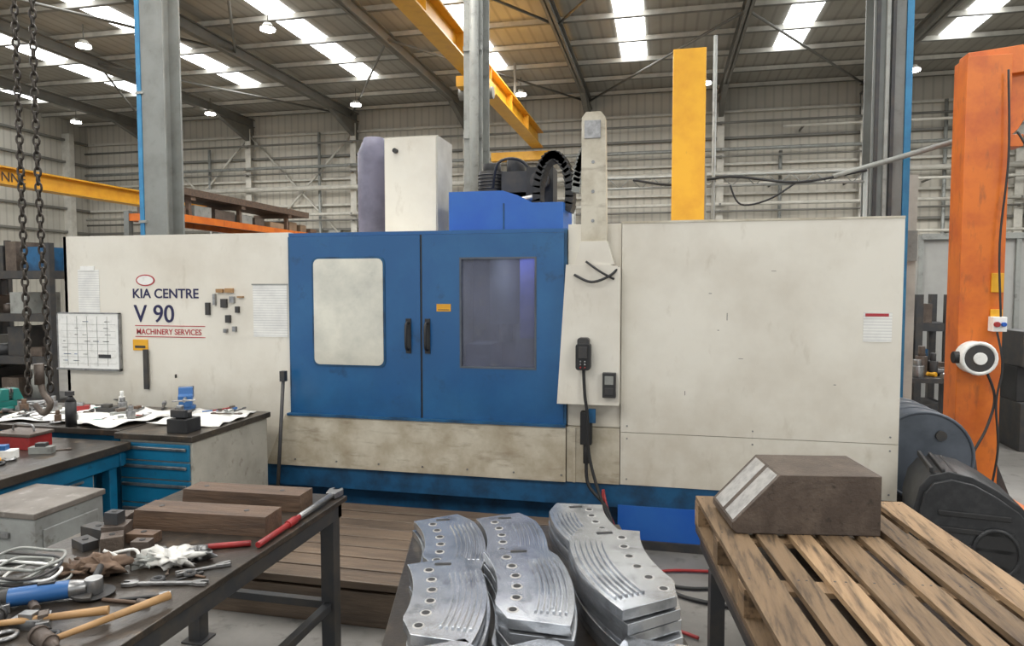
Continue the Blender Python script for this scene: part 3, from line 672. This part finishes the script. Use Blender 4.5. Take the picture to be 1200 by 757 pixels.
# ---------------------------------------------------------------- orange jib crane
b=B('jib_crane')
x0,x1,ya,yb=2.42,2.75,6.4,6.66
b.box(x0,x1,ya,yb,0,3.74,MOR);b.box(x0-.12,x1+.2,ya-.15,yb+.15,0,.03,MOR)
b.prism([(ya-.13,.03),(ya,.03),(ya,.4)],'x',x0+.15,x0+.17,MDK)
b.prism([(x1,.03),(x1+.16,.03),(x1,.45)],'y',ya+.1,ya+.12,MDK)
b.prism([(x1-.1,3.58),(6.5,3.95),(6.5,4.2),(x1-.1,3.80),(x0+.02,3.78),(x0+.02,3.74)],'y',ya+.04,ya+.22,MOR)
b.prism([(x1,3.05),(x1+.10,3.15),(x1+.36,3.6),(x1+.6,3.7),(x1+.6,3.8),(x1,3.74)],'y',ya+.10,ya+.14,MOR)
b.box(x1,x1+.12,ya+.05,yb-.05,3.0,3.1,MOR)
for z in(1.5,1.8):b.box(x1-.10,x1-.01,ya-.02,ya,z,z+.16,MYL)
rx=2.53
b.cyl((rx,ya-.14,1.26),(rx,ya,1.26),.135,MPA,28);b.cyl((rx,ya-.15,1.26),(rx,ya-.14,1.26),.11,MDK,28);b.torus(Matrix.Translation((rx,ya-.14,1.26))@Matrix.Rotation(math.pi/2,4,'X'),.125,.016,MPA)
b.cyl((rx,ya-.17,1.26),(rx,ya-.15,1.26),.05,MPA,20);b.cyl((rx-.12,ya-.07,1.26),(rx-.17,ya-.07,1.26),.05,MRB)
b.box(2.64,2.74,ya-.10,ya,1.48,1.60,MPA);b.cyl((2.66,ya-.13,1.54),(2.66,ya-.1,1.54),.022,MRE);b.cyl((2.71,ya-.13,1.54),(2.71,ya-.1,1.54),.018,MBB)
b.tube([(2.58,ya-.1,1.2),(2.66,ya-.12,.95),(2.6,ya-.15,.7),(2.50,ya-.18,.5),(2.42,ya-.2,.3),(2.3,ya-.22,.05)],.011,MRB)
b.tube([(2.66,ya-.12,1.48),(2.70,ya-.14,1.2),(2.66,ya-.15,.9),(2.68,ya-.16,.5),(2.6,ya-.2,.05)],.009,MRB)
b.tube([(2.7,ya-.05,3.6),(2.72,ya-.06,2.9),(2.68,ya-.06,2.2),(2.70,ya-.08,1.60)],.009,MRB)
b.tube([(2.78,ya-.05,3.1),(2.95,ya-.1,2.85),(3.2,ya-.1,3.1),(3.5,ya-.05,3.7)],.010,MRB)
b.done(.004)
# ---------------------------------------------------------------- black blower and drum
BM=Matrix.Translation((1.84,4.62,0))@Matrix.Rotation(math.radians(-10),4,'Z')@Matrix.Diagonal((.86,.9,1.06,1))
b=B('portable_blower',BM)
prof=[(-.34,.0),(.30,.0),(.34,.05),(.37,.20),(.37,.36),(.33,.47),(.24,.56),(.10,.64),(-.04,.70),(-.18,.72),(-.29,.69),(-.35,.62),(-.38,.5),(-.38,.15)]
b.prism(prof,'y',-.26,.26,MPL,smooth=True)
prof2=[(x*.92,z*.92+.02) for x,z in prof];b.prism(prof2,'y',-.29,.29,MPL,smooth=True)
for k in range(9):
    t=k/8;b.cbox((-.28+.56*t,0,.735-.015-.27*t*t),(.024,.50,.03),MRB)
for k in range(5):
    z=.12+.09*k;b.box(-.24,.26-.02*k,-.30,-.288,z,z+.03,MRB)
b.cyl((.10,-.30,.30),(.10,-.285,.30),.13,MRB,28);b.torus(Matrix.Translation((.10,-.30,.30))@Matrix.Rotation(math.pi/2,4,'X'),.13,.012,MPL,ns=28)
b.cyl((-.30,-.31,.06),(-.30,-.27,.06),.06,MRB,16);b.cyl((.24,-.31,.06),(.24,-.27,.06),.06,MRB,16)
b.done(.01)
b=B('steel_drum')
c=Vector((1.80,5.55,.66))
b.cyl(c+Vector((0,-.3,0)),c+Vector((0,.3,0)),.31,MDD,40)
for y in(-.3,-.1,.1,.3):b.torus(Matrix.Translation(c+Vector((0,y,0)))@Matrix.Rotation(math.pi/2,4,'X'),.31,.012,MDD,ns=40)
b.cyl(c+Vector((.1,-.32,.15)),c+Vector((.1,-.3,.15)),.035,MDK,16)
for y in(-.2,.2):
    b.box(c.x-.28,c.x+.28,c.y+y-.03,c.y+y+.03,.28,.36,MDK)
    for s in(-1,1):b.box(c.x+.22*s-.03,c.x+.22*s+.03,c.y+y-.03,c.y+y+.03,0,.46,MDK)
b.done()
# ---------------------------------------------------------------- hanging chain
b=B('hoist_chain')
def chain(x,y,z0,z1,dx=0):
    z=z0;k=0
    while z<z1:
        T=Matrix.Translation((x+dx*math.sin((z-z0)*1.2),y,z))@Matrix.Rotation(math.pi/2*(k%2)+.5,4,'Z')@Matrix.Rotation(math.pi/2,4,'X')
        b.torus(T,.016,.0055,MCH,sx=.8,sy=1.5,ns=12,nr=6);z+=.037;k+=1
chain(-2.95,2.66,1.50,4.5);chain(-2.90,2.73,1.36,4.5,-.03);chain(-2.93,2.64,1.36,1.75,.02)
b.cyl((-2.93,2.68,4.45),(-2.93,2.68,4.75),.12,MYL,16);b.box(-3.1,-2.8,2.5,2.85,4.7,4.9,MYL)
b.tube([(-2.92,2.69,1.42),(-2.90,2.69,1.34),(-2.86,2.69,1.29),(-2.90,2.69,1.24),(-2.95,2.69,1.28)],.014,MSB)
b.cyl((-2.92,2.69,1.38),(-2.92,2.69,1.48),.022,MSB,10)
b.box(-3.0,-2.88,-3,4.6,4.9,5.15,MYL);b.box(-3.05,-2.8,4.4,4.6,4.9,RZ-.2,MYL)
b.box(-3.05,-2.8,-3,-2.8,4.9,RZ-.2,MYL)
b.done()
# ---------------------------------------------------------------- background racks
def rack(name,x0,x1,y0,y1,zs,h,m_,fill=None,seed=0,hmax=.42):
    b=B(name);rr=random.Random(seed)
    for x in(x0,x1,(x0+x1)/2):
        for y in(y0,y1):b.box(x-.04,x+.04,y-.04,y+.04,0,h,m_[0])
    for z in zs:
        b.box(x0,x1,y0-.03,y0+.03,z-.1,z,m_[1]);b.box(x0,x1,y1-.03,y1+.03,z-.1,z,m_[1]);b.box(x0,x1,y0,y1,z-.02,z,MDK)
        for xs in(x0,x1):b.box(xs-.03,xs+.03,y0,y1,z-.1,z,m_[1])
        if (y1-y0)>(x1-x0):
            t=y0+.1
            while t<y1-.3:
                w=rr.uniform(.2,.5);hh=rr.uniform(.06,hmax if z<2.5 else .2);b.box(x0+.06,x1-.06,t,t+w,z,z+hh,rr.choice(fill));t+=w+rr.uniform(.03,.2)
        else:
            t=x0+.1
            while t<x1-.3:
                w=rr.uniform(.12,.35);hh=rr.uniform(.1,hmax);m2=rr.choice(fill)
                if rr.random()<.5:b.box(t,t+w,y0+.03,y1-.06,z,z+hh,m2)
                else:b.cyl((t+w/2,y0+.2,z),(t+w/2,y0+.2,z+hh),w/2.2,m2,16);b.cyl((t+w/2,y0+.2,z+hh),(t+w/2,y0+.2,z+hh*1.1),w/4,MTL,12)
                t+=w+rr.uniform(.03,.15)
    return b
FM=[MDK,MSB,MCA,MGS,MDK,MRB,MBD,MWB]
b=rack('pallet_rack',-7.3,-6.6,8.2,12.4,(1.0,2.0,2.86),2.9,(MCG,MOR),[MCA,MWB,MDK,MGS,MSB],2)
for k in range(6):b.box(-7.2+.1*k*1.05,-7.11+.1*k*1.05,8.4,11.9,3.14,3.14+.05*(1+k%2),MWB)
for y in(8.6,9.8,11.2):
    b.box(-7.3,-6.6,y,y+.1,3.08,3.14,MWB)
    for x in(-7.25,-6.7):b.box(x,x+.06,y,y+.06,2.86,3.08,MWB)
b.done()
rack('storage_rack',-10.5,-7.6,7.2,7.8,(.4,.95,1.5,2.05),2.4,(MDK,MDK),[MDK,MSB,MRB,MDK,MGS,MSB,MBD],4).done()
rack('storage_rack',-14.6,-11.9,9.8,10.4,(.4,1.0,1.6,2.2),2.7,(MDK,MDK),FM,5).done()
rack('storage_rack',2.75,3.4,9.3,9.8,(.4,.9,1.4),1.75,(MDK,MDK),FM,6).done()
b=B('grey_partition_cabin')
b.box(3.5,9.0,10.6,10.7,0,2.5,MGP);b.box(3.5,3.6,10.7,14,0,2.5,MGP)
for x in(3.5,4.7,5.9,7.1,8.3):b.box(x-.03,x+.03,10.56,10.6,0,2.55,MGS)
b.box(3.5,9,10.55,10.7,2.5,2.58,MGS);b.done()
b=B('workbench')
b.box(2.35,3.2,8.0,8.7,.82,.87,MDK)
for x in(2.42,3.12):
    for y in(8.08,8.62):b.box(x-.03,x+.03,y-.03,y+.03,0,.82,MDK)
b.box(2.4,3.15,8.1,8.6,.3,.34,MDK);b.done()
clutter('assorted_machine_parts',2.45,3.1,8.1,8.6,.87,30,31,2.6,[MDK,MRB,MTL,MYL,MSB,MDK])
clutter('assorted_machine_parts',2.5,3.0,8.15,8.5,.34,10,32,2.0,[MDK,MRB,MSB,MGS])
b=B('lathe')
b.box(3.9,7.5,8.6,9.2,.0,.55,MDK);b.box(3.9,7.5,8.7,9.1,.55,.95,MRB);b.box(3.9,4.7,8.6,9.2,.95,1.35,MDK);b.cyl((4.7,8.95,1.15),(4.85,8.95,1.15),.18,MTL,24);b.box(6.6,7.2,8.7,9.1,.95,1.25,MDK);b.box(5.6,6.0,8.5,9.1,.95,1.1,MTL);b.cyl((5.8,8.45,1.02),(5.8,8.5,1.02),.1,MTL)
b.box(4.0,4.3,8.58,8.6,1.05,1.25,MGS);b.cyl((4.45,8.56,1.15),(4.45,8.6,1.15),.05,MTL,14);b.done(.01)
b=B('floor_cable')
b.tube([(2.3,4.6,.012),(2.5,4.7,.012),(2.9,4.4,.012),(2.7,3.9,.012),(3.3,3.8,.012)],.012,MRB);b.done()
b=B('cable_tray')
Y_=6.8
for z in(2.80,2.9):b.cyl((-.9,Y_,z),(1.8,Y_,z),.012,MGS,8)
for k in range(25):
    x=-.85+k*.105
    if k%2==0:b.cyl((x,Y_,2.80),(x+.1,Y_,2.9),.005,MGS,6)
    else:b.cyl((x,Y_,2.9),(x+.1,Y_,2.80),.005,MGS,6)
b.tube([(-.3,Y_-.02,2.88),(.1,Y_-.02,2.82),(.6,Y_-.02,2.88),(1.2,Y_-.02,2.81),(1.78,Y_-.02,2.9)],.012,MRB)
b.tube([(.6,Y_-.02,2.8),(.7,Y_-.02,2.62),(.95,Y_-.02,2.66),(1.2,Y_-.02,2.82)],.009,MRB)
b.cyl((1.5,Y_-.02,2.85),(3.3,Y_+.1,3.36),.025,MGS,10)
b.cyl((.45,Y_,0),(.45,Y_,4.2),.018,MGS,8)
for x in(-.88,1.78):b.cyl((x,Y_,0),(x,Y_,2.92),.02,MGS,8)
b.done()
# ---------------------------------------------------------------- lights
def area(name,loc,sx,sy,e,col=(1,.985,.95),rot=(0,0,0)):
    l=bpy.data.lights.new(name,'AREA');l.shape='RECTANGLE';l.size=sx;l.size_y=sy;l.energy=e;l.color=col
    o=bpy.data.objects.new(name,l);C.objects.link(o);o.location=loc;o.rotation_euler=rot;return o
for x in(-13,-3.5,6.5):
    for y in(-3,5.5,14.5):
        area('roof_fill',(x,y,7.0),4,4,500 if y<0 else 470)  # added fill areas under the roof, reinforcing the skylights
w=bpy.data.worlds.new('world');bpy.context.scene.world=w;w.use_nodes=True
w.node_tree.nodes['Background'].inputs[0].default_value=(.95,.98,1,1);w.node_tree.nodes['Background'].inputs[1].default_value=1.1
# ---------------------------------------------------------------- camera
cam=bpy.data.cameras.new('camera');co=bpy.data.objects.new('camera',cam);C.objects.link(co)
cam.lens=24;cam.sensor_width=36;cam.clip_start=.02
co.location=(0,0,1.85);co.rotation_euler=(math.radians(90-3.07),0,math.radians(12.5))
bpy.context.scene.camera=co
try:
    bpy.context.scene.view_settings.view_transform='Standard'
except Exception: pass
